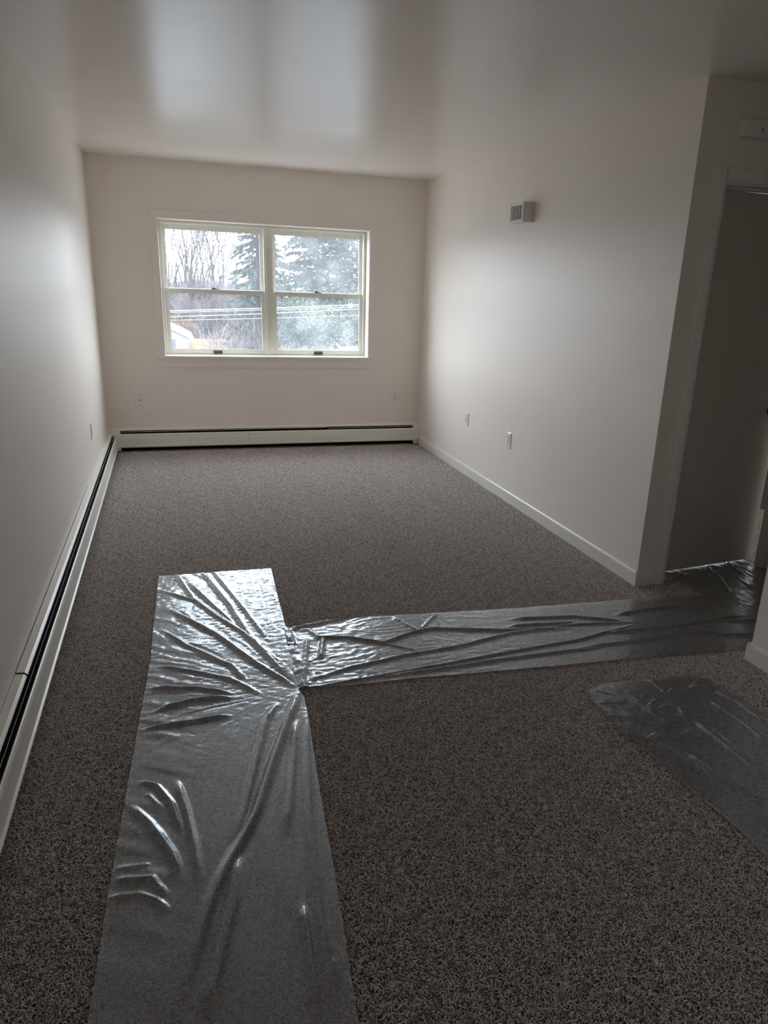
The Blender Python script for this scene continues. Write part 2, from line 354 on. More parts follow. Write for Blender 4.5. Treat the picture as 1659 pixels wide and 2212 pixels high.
def heater(f, a, b, hoods, panels, dampers, caps, label, hood=hood, panel=panel, blade=blade, solid=solid):
    """runs from a to b along one wall; hoods/panels/dampers are lists of (start, end, lift)"""
    root = tag(empty('baseboard_heater', f(0, 0, (a + b) / 2)), label, 'heater')
    def part(name, prof, s, e, m, fn=f, bev=None):
        bm = bmesh.new(); extrude(bm, prof, s, e, fn); return obj(name, bm, m, root)
    part('back_plate', [(.0005, .012), (.003, .012), (.003, hood[0][1] - .0015), (.0005, hood[0][1] - .0015)], a, b, m_dark)  # plate is really lighter; inner shade is put into its colour
    for s, e, dz in hoods: part('hood', sheet([(d + dz * .6, z + dz) for d, z in hood], .0012), s, e, m_heat)
    for s, e, dz in panels: part('front_panel', sheet([(d + dz, z) for d, z in panel], .0012), s, e, m_heat)
    for s, e, t1, t2 in dampers:
        bm = bmesh.new(); A = []; 
        for t, o_ in ((s, t1), (e, t2)):
            A.append([bm.verts.new(f(d, z + o_, t)) for d, z in blade])
        n = 6
        for i in range(n): bm.faces.new((A[0][i], A[0][(i + 1) % n], A[1][(i + 1) % n], A[1][i]))
        bm.faces.new(A[0]); bm.faces.new(A[1][::-1]); bmesh.ops.recalc_face_normals(bm, faces=bm.faces[:])
        dm = obj('damper', bm, m_fin, root)  # body coloured dark for the shaded slot, only the lip keeps the enamel
        bm = bmesh.new(); lp = [(blade[2][0] - .0028, blade[2][1] - .0020), (blade[2][0] + .0008, blade[2][1] + .0004), (blade[2][0] + .0014, blade[2][1] - .0014), (blade[2][0] - .002, blade[2][1] - .0042)]
        A = [[bm.verts.new(f(d, z + o_, t)) for d, z in lp] for t, o_ in ((s, t1), (e, t2))]
        for i in range(4): bm.faces.new((A[0][i], A[0][(i + 1) % 4], A[1][(i + 1) % 4], A[1][i]))
        bm.faces.new(A[0]); bm.faces.new(A[1][::-1]); bmesh.ops.recalc_face_normals(bm, faces=bm.faces[:])
        obj('damper_lip', bm, m_heat, dm)
    part('heating_element', [(.010, .050), (.046, .050), (.046, .100), (.010, .100)], a + .02, b - .02, m_fin)
    part('bottom_pan', [(.004, .012), (.060, .012), (.060, .016), (.004, .016)], a + .005, b - .005, m_dark)  # near-black for the shade at the heater's foot
    # wire brackets that show in the slot
    bm = bmesh.new(); k = int(abs(b - a) / .48)
    for i in range(k):
        t = a + (b - a) * (i + .6) / k
        q_ = blade[0][1] - .022; pr = [(.003, q_), (.044, q_), (.050, q_ + .002), (.050, q_ + .006), (.003, q_ + .006)]
        extrude(bm, pr, t, t + .008, f)
    obj('bracket', bm, m_fin, root)['kind'] = 'stuff'
    for s, e, nm in caps: part(nm, solid, s, e, m_heat)
    return root
fB = lambda d, z, t: (t, -d, z)
fL = lambda d, z, t: (d, t, z)
heater(fB, .085, 2.905, [(.101, 2.866, 0)], [(.101, 1.235, 0), (1.2365, 2.866, .0003)], [(.101, 1.98, 0, .006), (1.99, 2.866, -.003, .001)],
       [(.0, .101, 'corner_cover'), (2.866, W - .001, 'end_cap')], 'cream baseboard heater running along the wall under the window')
heater(fL, -6.4, -.078, [(-6.4, -4.445, 0), (-4.44, -1.877, .003), (-1.874, -.078, 0)], [(-6.4, -3.905, 0), (-3.9035, -1.30, .0004), (-1.2985, -.078, 0)],
       [(-6.4, -3.86, -.002, -.002), (-3.85, -1.62, -.001, .002), (-1.61, -1.15, .010, -.001), (-1.14, -.078, -.001, .000)], [(-6.46, -6.4, 'end_cap')],
       'long cream baseboard heater running down the left-hand wall', hood_l, panel_l, blade_l, solid_l)

# ---------------------------------------------------------------- wall plates
def plate(origin, fn, label, kind, group=None):
    """fn(u,v,n) -> world; u across, v up, n out of the wall"""
    root = tag(empty('cable_plate' if kind != 'outlet' else 'power_outlet', origin), label, 'wall plate' if kind != 'outlet' else 'outlet')
    w_, h_ = .0355, .0585
    def fin(name, bm, m, par=root):
        for v in bm.verts: v.co = Vector(fn(*v.co))
        bmesh.ops.recalc_face_normals(bm, faces=bm.faces[:]); return obj(name, bm, m, par)
    bm = bmesh.new()
    a = [bm.verts.new(p) for p in ((-w_, -h_, 0), (w_, -h_, 0), (w_, h_, 0), (-w_, h_, 0))]
    b = [bm.verts.new(p) for p in ((-w_, -h_, .003), (w_, -h_, .003), (w_, h_, .003), (-w_, h_, .003))]
    c = [bm.verts.new(p) for p in ((-w_ + .005, -h_ + .005, .0065), (w_ - .005, -h_ + .005, .0065), (w_ - .005, h_ - .005, .0065), (-w_ + .005, h_ - .005, .0065))]
    for i in range(4):
        j = (i + 1) % 4; bm.faces.new((a[i], a[j], b[j], b[i])); bm.faces.new((b[i], b[j], c[j], c[i]))
    bm.faces.new(c); bm.faces.new(a[::-1]); fin('cover', bm, m_plate)
    def disc(u, v, r, n0, n1, name, m, seg=14):
        bm = bmesh.new(); cyl(bm, (u, v, (n0 + n1) / 2), r, n1 - n0, 'z', seg); return fin(name, bm, m)
    if kind == 'outlet':
        disc(0, 0, .003, .006, .0075, 'screw', m_metal)
        for s in (1, -1):
            bm = bmesh.new(); v0 = s * .0195; n = 24
            ring = []
            for k in range(n):
                t = 2 * math.pi * k / n; ring.append((.0172 * math.cos(t), max(-.0135, min(.0135, .0172 * math.sin(t))) + v0))
            A = [bm.verts.new((u, v, .006)) for u, v in ring]; B = [bm.verts.new((u, v, .0082)) for u, v in ring]
            for i in range(n): bm.faces.new((A[i], A[(i + 1) % n], B[(i + 1) % n], B[i]))
            bm.faces.new(B); rc = fin('receptacle', bm, m_plate)
            bm = bmesh.new(); bx(bm, -.0075, -.0052, v0 + .0005, v0 + .0100, .008, .0086); bx(bm, .0052, .0075, v0 + .0015, v0 + .0092, .008, .0086)
            cyl(bm, (0, v0 - .0072, .0083), .0028, .0006, 'z', 10)
            sl = fin('slot', bm, m_slot, root); sl.parent = rc; sl.matrix_parent_inverse = rc.matrix_world.inverted()
            bm = bmesh.new()   # dark outline groove around the receptacle
            A = [bm.verts.new((u * 1.06, (v - v0) * 1.07 + v0, .0067)) for u, v in ring]; B = [bm.verts.new((u * .97, (v - v0) * .96 + v0, .0067)) for u, v in ring]
            for i in range(n): bm.faces.new((A[i], A[(i + 1) % n], B[(i + 1) % n], B[i]))
            fin('groove', bm, m_slot)
    else:
        disc(0, 0, .0060, .004, .0072, 'cable_hole', m_slot)
        if kind == 'cable':
            disc(0, .042, .0034, .006, .0074, 'screw', m_metal); disc(0, -.042, .0034, .006, .0074, 'screw', m_metal)
        else:
            bm = bmesh.new()
            for d in ((-.018, -.0165, -.036, .036), (.0165, .018, -.036, .036), (-.018, .018, .0345, .036), (-.018, .018, -.036, -.0345)): bx(bm, d[0], d[1], d[2], d[3], .0063, .0078)
            fin('insert_frame', bm, m_plate)
    return root
pB = lambda X, Z: (lambda u, v, n: (X + u, -n, Z + v))
pR = lambda Y, Z: (lambda u, v, n: (W - n, Y - u, Z + v))
pL = lambda Y, Z: (lambda u, v, n: (n, Y + u, Z + v))
plate((.284, 0, .457), pB(.284, .457), 'white cable plate with one dark hole low on the window wall near the left corner', 'cable')
plate((2.681, 0, .463), pB(2.681, .463), 'white double power outlet on the window wall above the heater', 'outlet')
plate((W, -1.292, .463), pR(-1.292, .463), 'white plate with a small centre hole on the wall with the vent box', 'insert')
plate((W, -2.133, .453), pR(-2.133, .453), 'white double power outlet low on the wall below the vent box', 'outlet')
plate((0, -1.372, .443), pL(-1.372, .443), 'white wall outlet seen edge-on above the left-hand heater', 'outlet')

# ---------------------------------------------------------------- vent box
vb = tag(empty('vent_box', (W, -2.13, 2.0)), 'grey louvered vent box sticking out high on the right-hand wall', 'vent')
y0, y1, z0, z1, xo = -2.232, -2.028, 1.943, 2.064, W - .078
bm = bmesh.new()
bx(bm, xo, W, y0, y0 + .004, z0, z1); bx(bm, xo, W, y1 - .004, y1, z0, z1); bx(bm, xo, W, y0 + .004, y1 - .004, z0, z0 + .004); bx(bm, xo, W, y0 + .004, y1 - .004, z1 - .004, z1)
obj('housing', bm, m_vent, vb)
box('shade_liner', (xo + .030, xo + .034, y0 + .004, y1 - .004, z0 + .004, z1 - .004), m_dark, vb)  # black sheet added as the shade behind the louvers
bm = bmesh.new(); fw_, q = .017, xo - .004
bx(bm, q, xo + .004, y0 - .002, y0 + fw_, z0 - .002, z1 + .002, .0015); bx(bm, q, xo + .004, y1 - fw_, y1 + .002, z0 - .002, z1 + .002, .0015)
bx(bm, q, xo + .004, y0 + fw_, y1 - fw_, z0 - .002, z0 + fw_, .0015); bx(bm, q, xo + .004, y0 + fw_, y1 - fw_, z1 - fw_, z1 + .002, .0015)
gf = obj('grille_frame', bm, m_vent, vb)
m_louv = mat('louver_enamel', (.80, .79, .76), .35, .5)
for i in range(6):
    yc = y0 + fw_ + (y1 - y0 - 2 * fw_) * (i + .5) / 6
    bm = bmesh.new(); bx(bm, -.0085, .0085, -.0018, .0018, z0 + fw_, z1 - fw_)
    n = 9
    for k in range(n):
        zc = z0 + fw_ + (z1 - z0 - 2 * fw_) * (k + .5) / n
        bx(bm, -.0105, -.0085, -.0044, .0044, zc - .0030, zc + .0030)
    bmesh.ops.rotate(bm, verts=bm.verts[:], cent=(0, 0, 0), matrix=Matrix.Rotation(math.radians(12), 3, 'Z'))
    bmesh.ops.translate(bm, verts=bm.verts[:], vec=(xo + .007, yc, 0)); obj('louver', bm, m_louv, gf)
box('cross_bar', (xo + .012, xo + .015, y0 + fw_, y1 - fw_, (z0 + z1) / 2 - .002, (z0 + z1) / 2 + .002), m_louv, gf)

# ---------------------------------------------------------------- alarm box above the hall door
ab = tag(empty('alarm_box', (3.21, -L, 2.25)), 'white plastic alarm box mounted on the wall above the hall door', 'alarm')
bm = bmesh.new(); bx(bm, 3.135, 3.290, -L - .036, -L, 2.213, 2.283, .008); obj('case', bm, m_plate, ab)
bm = bmesh.new()
for k in range(3): bx(bm, 3.237, 3.245, -L - .0368, -L - .0355, 2.236 + .007 * k, 2.2395 + .007 * k)
obj('speaker_slot', bm, m_slot, ab)
bm = bmesh.new()
for k in range(5): cyl(bm, (3.180 + .011 * k, -L - .036, 2.268), .0014, .0012, 'y', 8)
obj('indicator_hole', bm, m_fin, ab)

# ---------------------------------------------------------------- clear plastic film
RIDGE_A = [[(0.458,-3.388),(0.642,-3.575),(0.826,-3.976),(0.932,-4.254),(0.987,-4.487)],[(0.538,-3.169),(0.621,-3.547),(0.718,-3.77),(0.826,-3.976)],[(0.675,-3.164),(0.79,-3.664),(0.845,-3.995),(0.927,-4.293),(0.984,-4.48)],[(0.73,-3.169),(0.85,-3.721),(0.918,-4.058)],[(0.502,-3.631),(0.707,-3.962),(0.854,-4.275),(0.974,-4.477)],[(0.462,-3.835),(0.568,-4.02),(0.745,-4.249),(0.789,-4.374)],[(0.605,-3.327),(0.686,-3.573),(0.785,-3.861)],[(0.447,-4.177),(0.616,-4.276),(0.736,-4.361),(0.83,-4.49)],[(0.433,-4.358),(0.594,-4.398),(0.728,-4.465)],[(0.444,-4.526),(0.591,-4.482),(0.726,-4.492)],[(0.415,-4.632),(0.555,-4.633),(0.716,-4.619)],[(0.983,-4.5),(0.827,-4.929),(0.746,-5.165),(0.684,-5.292),(0.641,-5.372),(0.6,-5.467),(0.553,-5.624),(0.517,-5.756)],[(0.885,-4.578),(0.834,-4.685),(0.773,-4.915),(0.71,-5.156),(0.674,-5.289)],[(0.682,-5.316),(0.656,-5.47),(0.616,-5.617),(0.577,-5.773)],[(0.984,-4.651),(0.897,-5.205),(0.857,-5.581),(0.844,-5.848)],[(0.936,-4.711),(0.875,-5.018),(0.824,-5.262)],[(0.389,-5.032),(0.453,-5.132),(0.51,-5.267),(0.527,-5.346)],[(0.436,-4.988),(0.477,-5.063)],[(0.523,-4.943),(0.55,-5.097),(0.57,-5.261),(0.574,-5.372)],[(0.361,-5.283),(0.453,-5.286)],[(0.355,-5.384),(0.426,-5.388),(0.471,-5.42),(0.499,-5.46)],[(0.41,-4.92),(0.465,-4.958),(0.509,-5.057),(0.533,-5.184)],[(0.823,-5.534),(0.813,-5.697),(0.808,-5.838)],[(0.863,-5.698),(0.855,-5.758),(0.841,-5.834)],[(0.367,-5.324),(0.458,-5.341),(0.493,-5.406)]]
RIDGE_B = [[(1.005,-4.445),(1.201,-4.383),(1.455,-4.334),(1.722,-4.306),(1.992,-4.244),(2.337,-4.23),(2.645,-4.265)],[(0.98,-4.493),(1.177,-4.487),(1.476,-4.461),(1.688,-4.436),(1.916,-4.409),(2.277,-4.378),(2.63,-4.288)],[(1.291,-4.485),(1.594,-4.478),(1.891,-4.463),(2.344,-4.463)],[(1.025,-3.975),(1.167,-3.944),(1.307,-3.915)],[(1.043,-3.979),(1.107,-3.989),(1.14,-4.087),(1.262,-4.116),(1.404,-4.204),(1.547,-4.14),(1.657,-4.117),(2.005,-4.218),(2.322,-4.257)],[(1.404,-4.204),(1.528,-4.3)],[(1.086,-4.074),(1.043,-4.285),(1.009,-4.439)],[(1.14,-4.087),(1.16,-4.078),(1.107,-4.288)],[(1.524,-3.949),(1.554,-4.039),(1.589,-4.106)],[(1.741,-3.967),(1.668,-4.04),(1.626,-4.095)],[(2.42,-4.339),(2.86,-4.367),(3.227,-4.318)],[(2.6,-4.174),(2.794,-4.163),(3.013,-4.167)],[(2.795,-4.452),(3.157,-4.522)],[(2.939,-4.333),(3.273,-4.394)],[(2.237,-4.446),(2.721,-4.449),(3.005,-4.451)],[(2.058,-4.103),(2.382,-4.151),(2.6,-4.255)],[(2.026,-4.173),(2.369,-4.217)]]
RIDGE_C = [[(3.308,-3.78),(3.269,-3.911),(3.288,-4.001)],[(3.429,-3.718),(3.41,-3.83),(3.373,-3.934)],[(3.531,-3.679),(3.469,-3.836)],[(3.519,-3.774),(3.435,-3.934),(3.37,-4.083)],[(3.697,-3.659),(3.643,-3.801),(3.645,-3.874)],[(3.575,-3.88),(3.557,-3.974),(3.532,-4.055)],[(3.726,-3.743),(3.721,-3.854)],[(3.685,-3.81),(3.673,-3.916)],[(3.812,-3.683),(3.808,-3.783)],[(3.269,-3.728),(3.303,-3.786)]]
RIDGE_D = [[(2.112,-4.782),(2.168,-4.824)],[(2.079,-4.868),(2.183,-4.897)],[(2.087,-4.88),(2.134,-4.912)],[(2.056,-4.954),(2.146,-5.008),(2.199,-5.041),(2.261,-5.044)],[(2.26,-5.018),(2.314,-5.028)],[(2.242,-4.942),(2.318,-4.9)],[(2.293,-4.958),(2.371,-4.937)],[(2.385,-4.874),(2.444,-4.842)],[(2.369,-4.977),(2.339,-5.063),(2.341,-5.079)],[(2.259,-5.128),(2.34,-5.101)],[(2.487,-4.856),(2.466,-4.912)],[(2.501,-4.866),(2.577,-4.818),(2.612,-4.834)],[(2.497,-4.93),(2.48,-4.961)],[(2.024,-5.075),(2.126,-5.124),(2.181,-5.1)],[(2.162,-5.167),(2.197,-5.284),(2.212,-5.425),(2.206,-5.609)],[(2.208,-5.234),(2.23,-5.381),(2.277,-5.533)],[(2.364,-5.07),(2.372,-5.235),(2.371,-5.43)],[(2.591,-4.907),(2.619,-5.019),(2.616,-5.164)],[(2.516,-4.959),(2.537,-5.113),(2.528,-5.26)],[(2.365,-5.219),(2.375,-5.343),(2.389,-5.41)],[(2.318,-4.994),(2.402,-5.125),(2.404,-5.311)],[(2.196,-4.773),(2.221,-4.834),(2.256,-4.995)],[(2.378,-4.761),(2.385,-4.874)]]

def vnoise(x, y, seed):
    rng = np.random.default_rng(seed); G = rng.uniform(-1, 1, (256, 256))
    xi = np.floor(x).astype(int); yi = np.floor(y).astype(int); fx = x - xi; fy = y - yi
    fx = fx * fx * (3 - 2 * fx); fy = fy * fy * (3 - 2 * fy)
    g = lambda i, j: G[i & 255, j & 255]
    return (g(xi, yi) * (1 - fx) + g(xi + 1, yi) * fx) * (1 - fy) + (g(xi, yi + 1) * (1 - fx) + g(xi + 1, yi + 1) * fx) * fy
def ridge_field(X, Y, polys, hgt, wid, rng):
    Hh = np.zeros_like(X)
    for poly in polys:
        P = np.array(poly); seg = np.linalg.norm(np.diff(P, axis=0), axis=1); tot = seg.sum(); acc = 0
        best = np.full(X.shape, 1e9); bt = np.zeros_like(X); side = np.zeros_like(X)
        lo = P.min(0) - .05; hi = P.max(0) + .05
        mk = (X > lo[0]) & (X < hi[0]) & (Y > lo[1]) & (Y < hi[1])
        x, y = X[mk], Y[mk]
        if x.size == 0: continue
        b = np.full(x.shape, 1e9); t_ = np.zeros_like(x); s_ = np.zeros_like(x)
        for i in range(len(seg)):
            a = P[i]; d = P[i + 1] - a; q = np.clip(((x - a[0]) * d[0] + (y - a[1]) * d[1]) / (seg[i] ** 2 + 1e-12), 0, 1)
            dd = np.hypot(x - a[0] - q * d[0], y - a[1] - q * d[1]); m_ = dd < b
            b[m_] = dd[m_]; t_[m_] = (acc + q[m_] * seg[i]) / tot; s_[m_] = np.sign(d[0] * (y[m_] - a[1]) - d[1] * (x[m_] - a[0])); acc += seg[i]
        k = min(1, tot / .22); h_ = hgt * k * rng.uniform(.8, 1.15); w_ = wid * (.45 + .55 * k) * rng.uniform(.8, 1.2)
        env = np.clip(np.minimum(t_, 1 - t_) * 7 + .12, 0, 1)
        wv = w_ * np.where(s_ > 0, .75, 1.15)
        Hh[mk] = np.maximum(Hh[mk], h_ * env * np.exp(-(b / wv) ** 2 * 1.0))
    return Hh
def film_mat():
    m = bpy.data.materials.new('clear_film'); m.use_nodes = True; nt = m.node_tree; nt.nodes.clear(); l = nt.links.new
    o = N(m, 'ShaderNodeOutputMaterial'); tr = N(m, 'ShaderNodeBsdfTransparent'); tr.inputs[0].default_value = (.95, .96, .965, 1)
    df = N(m, 'ShaderNodeBsdfDiffuse'); df.inputs[0].default_value = (.84, .88, .96, 1)
    g1 = N(m, 'ShaderNodeBsdfGlossy'); g1.inputs['Roughness'].default_value = .12; g1.inputs[0].default_value = (.92, .96, 1, 1)
    g3 = N(m, 'ShaderNodeBsdfGlossy'); g3.inputs['Roughness'].default_value = .265; g3.inputs[0].default_value = (.90, .95, 1, 1)
    g2 = N(m, 'ShaderNodeBsdfGlossy'); g2.inputs['Roughness'].default_value = .50; g2.inputs[0].default_value = (.88, .94, 1, 1)
    mg = N(m, 'ShaderNodeMixShader'); mg.inputs[0].default_value = .6
    fr = N(m, 'ShaderNodeFresnel'); fr.inputs[0].default_value = 1.5
    mu = N(m, 'ShaderNodeMath', operation='MULTIPLY'); mu.inputs[1].default_value = 2.2; mu.use_clamp = True
    m1 = N(m, 'ShaderNodeMixShader'); m1.inputs[0].default_value = .09; m2 = N(m, 'ShaderNodeMixShader')
    tc = N(m, 'ShaderNodeTexCoord'); nz = N(m, 'ShaderNodeTexNoise'); nz.inputs['Scale'].default_value = 95; nz.inputs['Detail'].default_value = 3
    bp = N(m, 'ShaderNodeBump'); bp.inputs['Distance'].default_value = .0012; bp.inputs['Strength'].default_value = .5
    l(tc.outputs['Object'], nz.inputs['Vector']); l(nz.outputs['Fac'], bp.inputs['Height'])
    l(bp.outputs[0], g1.inputs['Normal']); l(bp.outputs[0], g2.inputs['Normal'])
    l(bp.outputs[0], g3.inputs['Normal']); l(g1.outputs[0], mg.inputs[1]); l(g3.outputs[0], mg.inputs[2])
    l(fr.outputs[0], mu.inputs[0]); l(mu.outputs[0], m2.inputs[0])
    l(tr.outputs[0], m1.inputs[1]); l(df.outputs[0], m1.inputs[2]); m3 = N(m, 'ShaderNodeMixShader'); m3.inputs[0].default_value = .145; l(m1.outputs[0], m3.inputs[1]); l(g2.outputs[0], m3.inputs[2])
    l(m3.outputs[0], m2.inputs[1]); l(mg.outputs[0], m2.inputs[2])
    l(m2.outputs[0], o.inputs[0]); return m
m_film = film_mat()
def film(name, left, right, n_across, vs_list, height, label):
    """left/right: functions v -> (x,y) of the two long edges; a dense grid between them lifted by height(X,Y)"""
    U = np.linspace(0, 1, n_across); Lp = np.array([left(v) for v in vs_list]); Rp = np.array([right(v) for v in vs_list])
    X = Lp[:, 0:1] * (1 - U) + Rp[:, 0:1] * U; Y = Lp[:, 1:2] * (1 - U) + Rp[:, 1:2] * U
    Z = height(X, Y, np.broadcast_to(U, X.shape))
    r, c = X.shape; V = np.stack([X, Y, Z], -1).reshape(-1, 3)
    i = (np.arange(r - 1)[:, None] * c + np.arange(c - 1)[None]).ravel()
    F = np.stack([i, i + c, i + c + 1, i + 1], 1)
    o = nobj(name, V, F, m_film, None, True)
    return tag(o, label, 'plastic sheet')
def interp(tab):
    T_ = np.array(sorted(tab))
    return lambda v: tuple(np.interp(v, T_[:, 0], T_[:, k]) for k in range(1, T_.shape[1]))
ZB = .0035
KX, KY = .985, -4.475
rngA = np.random.default_rng(11)
def hA(X, Y, U):
    h = ridge_field(X, Y, RIDGE_A[:11] + RIDGE_A[14:], .0125, .0115, rngA); h = np.maximum(h, ridge_field(X, Y, RIDGE_A[11:14], .017, .015, rngA))
    R = np.hypot(X - KX, Y - KY); TH = np.arctan2(Y - KY, X - KX)
    rad = vnoise((TH + 4) * 26 + vnoise(X * 9, Y * 9, 5) * 1.1, R * 5 + 40, 6) ** 1 * np.clip(R * 3.2, 0, 1)
    far = np.clip((Y + 5.0) / .7, 0, 1) * np.clip(1.2 - U, .15, 1)
    h += rad * .0026 * far
    h += vnoise(X * 45 + 20, Y * 70 + 500 + vnoise(X * 11, Y * 11, 9) * 2, 7) * .0011 * np.clip((Y + 5.15) / .8, .12, 1)
    h += vnoise(X * 12 + 40, Y * 3.0 + 100, 8) * .0022 * np.clip((-4.7 - Y) / .5, 0, 1)
    ripple = np.exp(-((U - .12) / .16) ** 2) * np.clip((-4.0 - Y) / .4, 0, 1)
    h += vnoise(X * 6 + 9, Y * 26 + 300 + X * 14, 12) * .0035 * ripple * np.clip((Y + 5.9) / .5, .2, 1)
    return ZB + np.maximum(h, -.001)
eL = interp([(-3.188, .452, -3.188), (-3.6, .440, -3.6), (-4.13, .428, -4.13), (-4.79, .386, -4.79), (-5.36, .352, -5.36), (-5.72, .335, -5.72), (-6.8, .30, -6.8)])
eR = interp([(-3.188, 1.040, -3.198), (-3.55, 1.024, -3.55), (-3.81, 1.016, -3.81), (-3.95, 1.010, -3.95), (-4.2, .996, -4.2), (-4.42, .982, -4.42), (-4.495, .978, -4.495), (-4.55, .992, -4.55), (-4.72, .981, -4.72), (-5.08, .949, -5.08), (-5.47, .920, -5.47), (-5.87, .884, -5.87), (-6.8, .82, -6.8)])
vA = np.concatenate([np.linspace(-3.188, -4.95, 520), np.linspace(-4.955, -6.0, 210), np.linspace(-6.01, -6.8, 60)])
film('plastic_sheet', lambda v: eL(v), lambda v: eR(v), 165, vA, hA, 'clear plastic floor film running from the window end toward the viewer, widest strip')

rngB = np.random.default_rng(12)
def hB(X, Y, U):
    h = ridge_field(X, Y, RIDGE_B, .012, .011, rngB)
    fade = np.clip((2.4 - X) / 1.2, .18, 1)
    h += vnoise(X * 22 + 5 * vnoise(X * 5, Y * 9, 3), Y * 60 + 400, 21) * .0017 * fade + vnoise(X * 50, Y * 60 + 400, 22) * .0006 * np.clip(fade, .5, 1)
    g = np.exp(-((X - 1.03) / .05) ** 2); h += vnoise(X * 80, Y * 30 + 300, 23) * .004 * g
    h += np.exp(-((X - 1.008) / .018) ** 2) * .007 * (1 + .4 * vnoise(X * 3, Y * 28 + 300, 24))
    h += vnoise(X * 30, Y * 26 + 300, 25) * .0035 * np.clip((X - 3.25) / .25, 0, 1) * np.clip((Y + 4.45) / .2, 0, 1)
    return ZB + np.maximum(h, -.001)
tT = interp([(1.0, 1.004, -3.952), (1.06, 1.066, -3.946), (1.2, 1.19, -3.932), (1.45, 1.42, -3.92), (2.1, 2.11, -3.985), (2.9, 2.89, -4.024), (3.2, 3.2, -4.06), (5.0, 5.0, -4.10)])
tB = interp([(1.0, .972, -4.485), (1.06, 1.04, -4.497), (1.2, 1.19, -4.512), (1.45, 1.44, -4.52), (2.1, 2.06, -4.566), (2.5, 2.5, -4.588), (3.2, 3.1, -4.638), (5.0, 5.0, -4.66)])
vB = np.concatenate([np.linspace(1.0, 2.6, 420), np.linspace(2.605, 3.6, 200), np.linspace(3.62, 4.6, 40)])
film('plastic_sheet', lambda v: tB(v), lambda v: tT(v), 150, vB, hB, 'clear plastic floor film crossing the room toward the hall, meeting the longer strip')

rngC = np.random.default_rng(13)
def hC(X, Y, U):
    h = ridge_field(X, Y, RIDGE_C, .009, .009, rngC)
    h += vnoise(X * 35, Y * 22 + 300, 31) * .0024 * np.clip((X - 3.25) / .3, .3, 1) + vnoise(X * 60, Y * 60 + 300, 32) * .0008
    k = np.clip((Y + 4.06) / .05, 0, 1)
    return .0018 + k * .0035 + np.maximum(h, -.001) * (.15 + .85 * k)
cL = interp([(-3.2, 3.235, -3.30), (-3.70, 3.222, -3.70), (-4.10, 3.196, -4.08), (-4.4, 3.20, -4.22)])
cR = interp([(-3.2, 3.830, -3.30), (-3.70, 3.825, -3.70), (-4.10, 3.83, -4.08), (-4.4, 3.83, -4.22)])
film('plastic_sheet', lambda v: cL(v), lambda v: cR(v), 130, np.linspace(-3.2, -4.4, 240), hC, 'clear plastic film passing under the hall door, crinkled along one side')

rngD = np.random.default_rng(14)
def hD(X, Y, U):
    h = ridge_field(X, Y, RIDGE_D, .011, .0062, rngD)
    h += vnoise(X * 18, Y * 6 + 300, 41) * .0016 + vnoise(X * 40, Y * 40 + 300, 42) * .0009 + np.exp(-(np.minimum(U, 1 - U) / .012) ** 2) * .003
    return ZB + np.maximum(h, -.001)
dL = interp([(0, 2.175, -4.742), (.03, 2.085, -4.768), (.08, 2.060, -4.83), (.2, 2.055, -4.96), (.3, 2.048, -5.08), (.35, 2.066, -5.14), (.55, 2.086, -5.38), (.75, 2.111, -5.604), (.9, 2.107, -5.717), (1.6, 2.10, -6.6)])
dR = interp([(0, 2.602, -4.763), (.03, 2.625, -4.785), (.08, 2.64, -4.83), (.2, 2.650, -4.96), (.3, 2.651, -5.08), (.35, 2.652, -5.14), (.55, 2.66, -5.38), (.75, 2.67, -5.604), (.9, 2.67, -5.717), (1.6, 2.68, -6.6)])
film('plastic_sheet', lambda v: dL(v), lambda v: dR(v), 140, np.concatenate([np.linspace(0, .9, 300), np.linspace(.91, 1.6, 60)]), hD, 'separate short clear plastic film lying near the corner beside the hall opening')

# ---------------------------------------------------------------- outside
GZ = -6.0
def tubes(paths, seg):
    """paths: list of (points Nx3, radii N) -> verts, quads"""
    V = []; F = []; off = 0
    for P, R in paths:
        P = np.asarray(P, float); n = len(P)
        T_ = np.gradient(P, axis=0) if n > 2 else np.repeat((P[1] - P[0])[None], 2, 0)
        T_ /= np.linalg.norm(T_, axis=1, keepdims=True) + 1e-9
        ref = np.array([0, 0, 1.]) if abs(T_[0][2]) < .9 else np.array([1., 0, 0])
        A = np.cross(T_, ref); A /= np.linalg.norm(A, axis=1, keepdims=True) + 1e-9; B = np.cross(T_, A)
        an = np.arange(seg) * 2 * np.pi / seg
        ring = P[:, None] + (A[:, None] * np.cos(an)[None, :, None] + B[:, None] * np.sin(an)[None, :, None]) * np.asarray(R)[:, None, None]
        V.append(ring.reshape(-1, 3))
        for i in range(n - 1):
            for k in range(seg): F.append((off + i * seg + k, off + i * seg + (k + 1) % seg, off + (i + 1) * seg + (k + 1) % seg, off + (i + 1) * seg + k))
        off += n * seg
    return np.concatenate(V), np.array(F)
def bark(name, c1, c2): 
    m = mat(name, c1, .95, .1); mottle(m, c1, c2, 1.2); return m
m_bark = bark('bark_grey', (.028, .023, .023), (.05, .041, .04))
m_twig = bark('twig_brown', (.065, .052, .052), (.14, .112, .108))
m_twig2 = bark('twig_tan', (.09, .055, .03), (.17, .105, .055))
m_needle = bark('needle_green', (.020, .028, .024), (.050, .062, .050))
m_needle2 = bark('needle_olive', (.045, .055, .04), (.085, .09, .062))

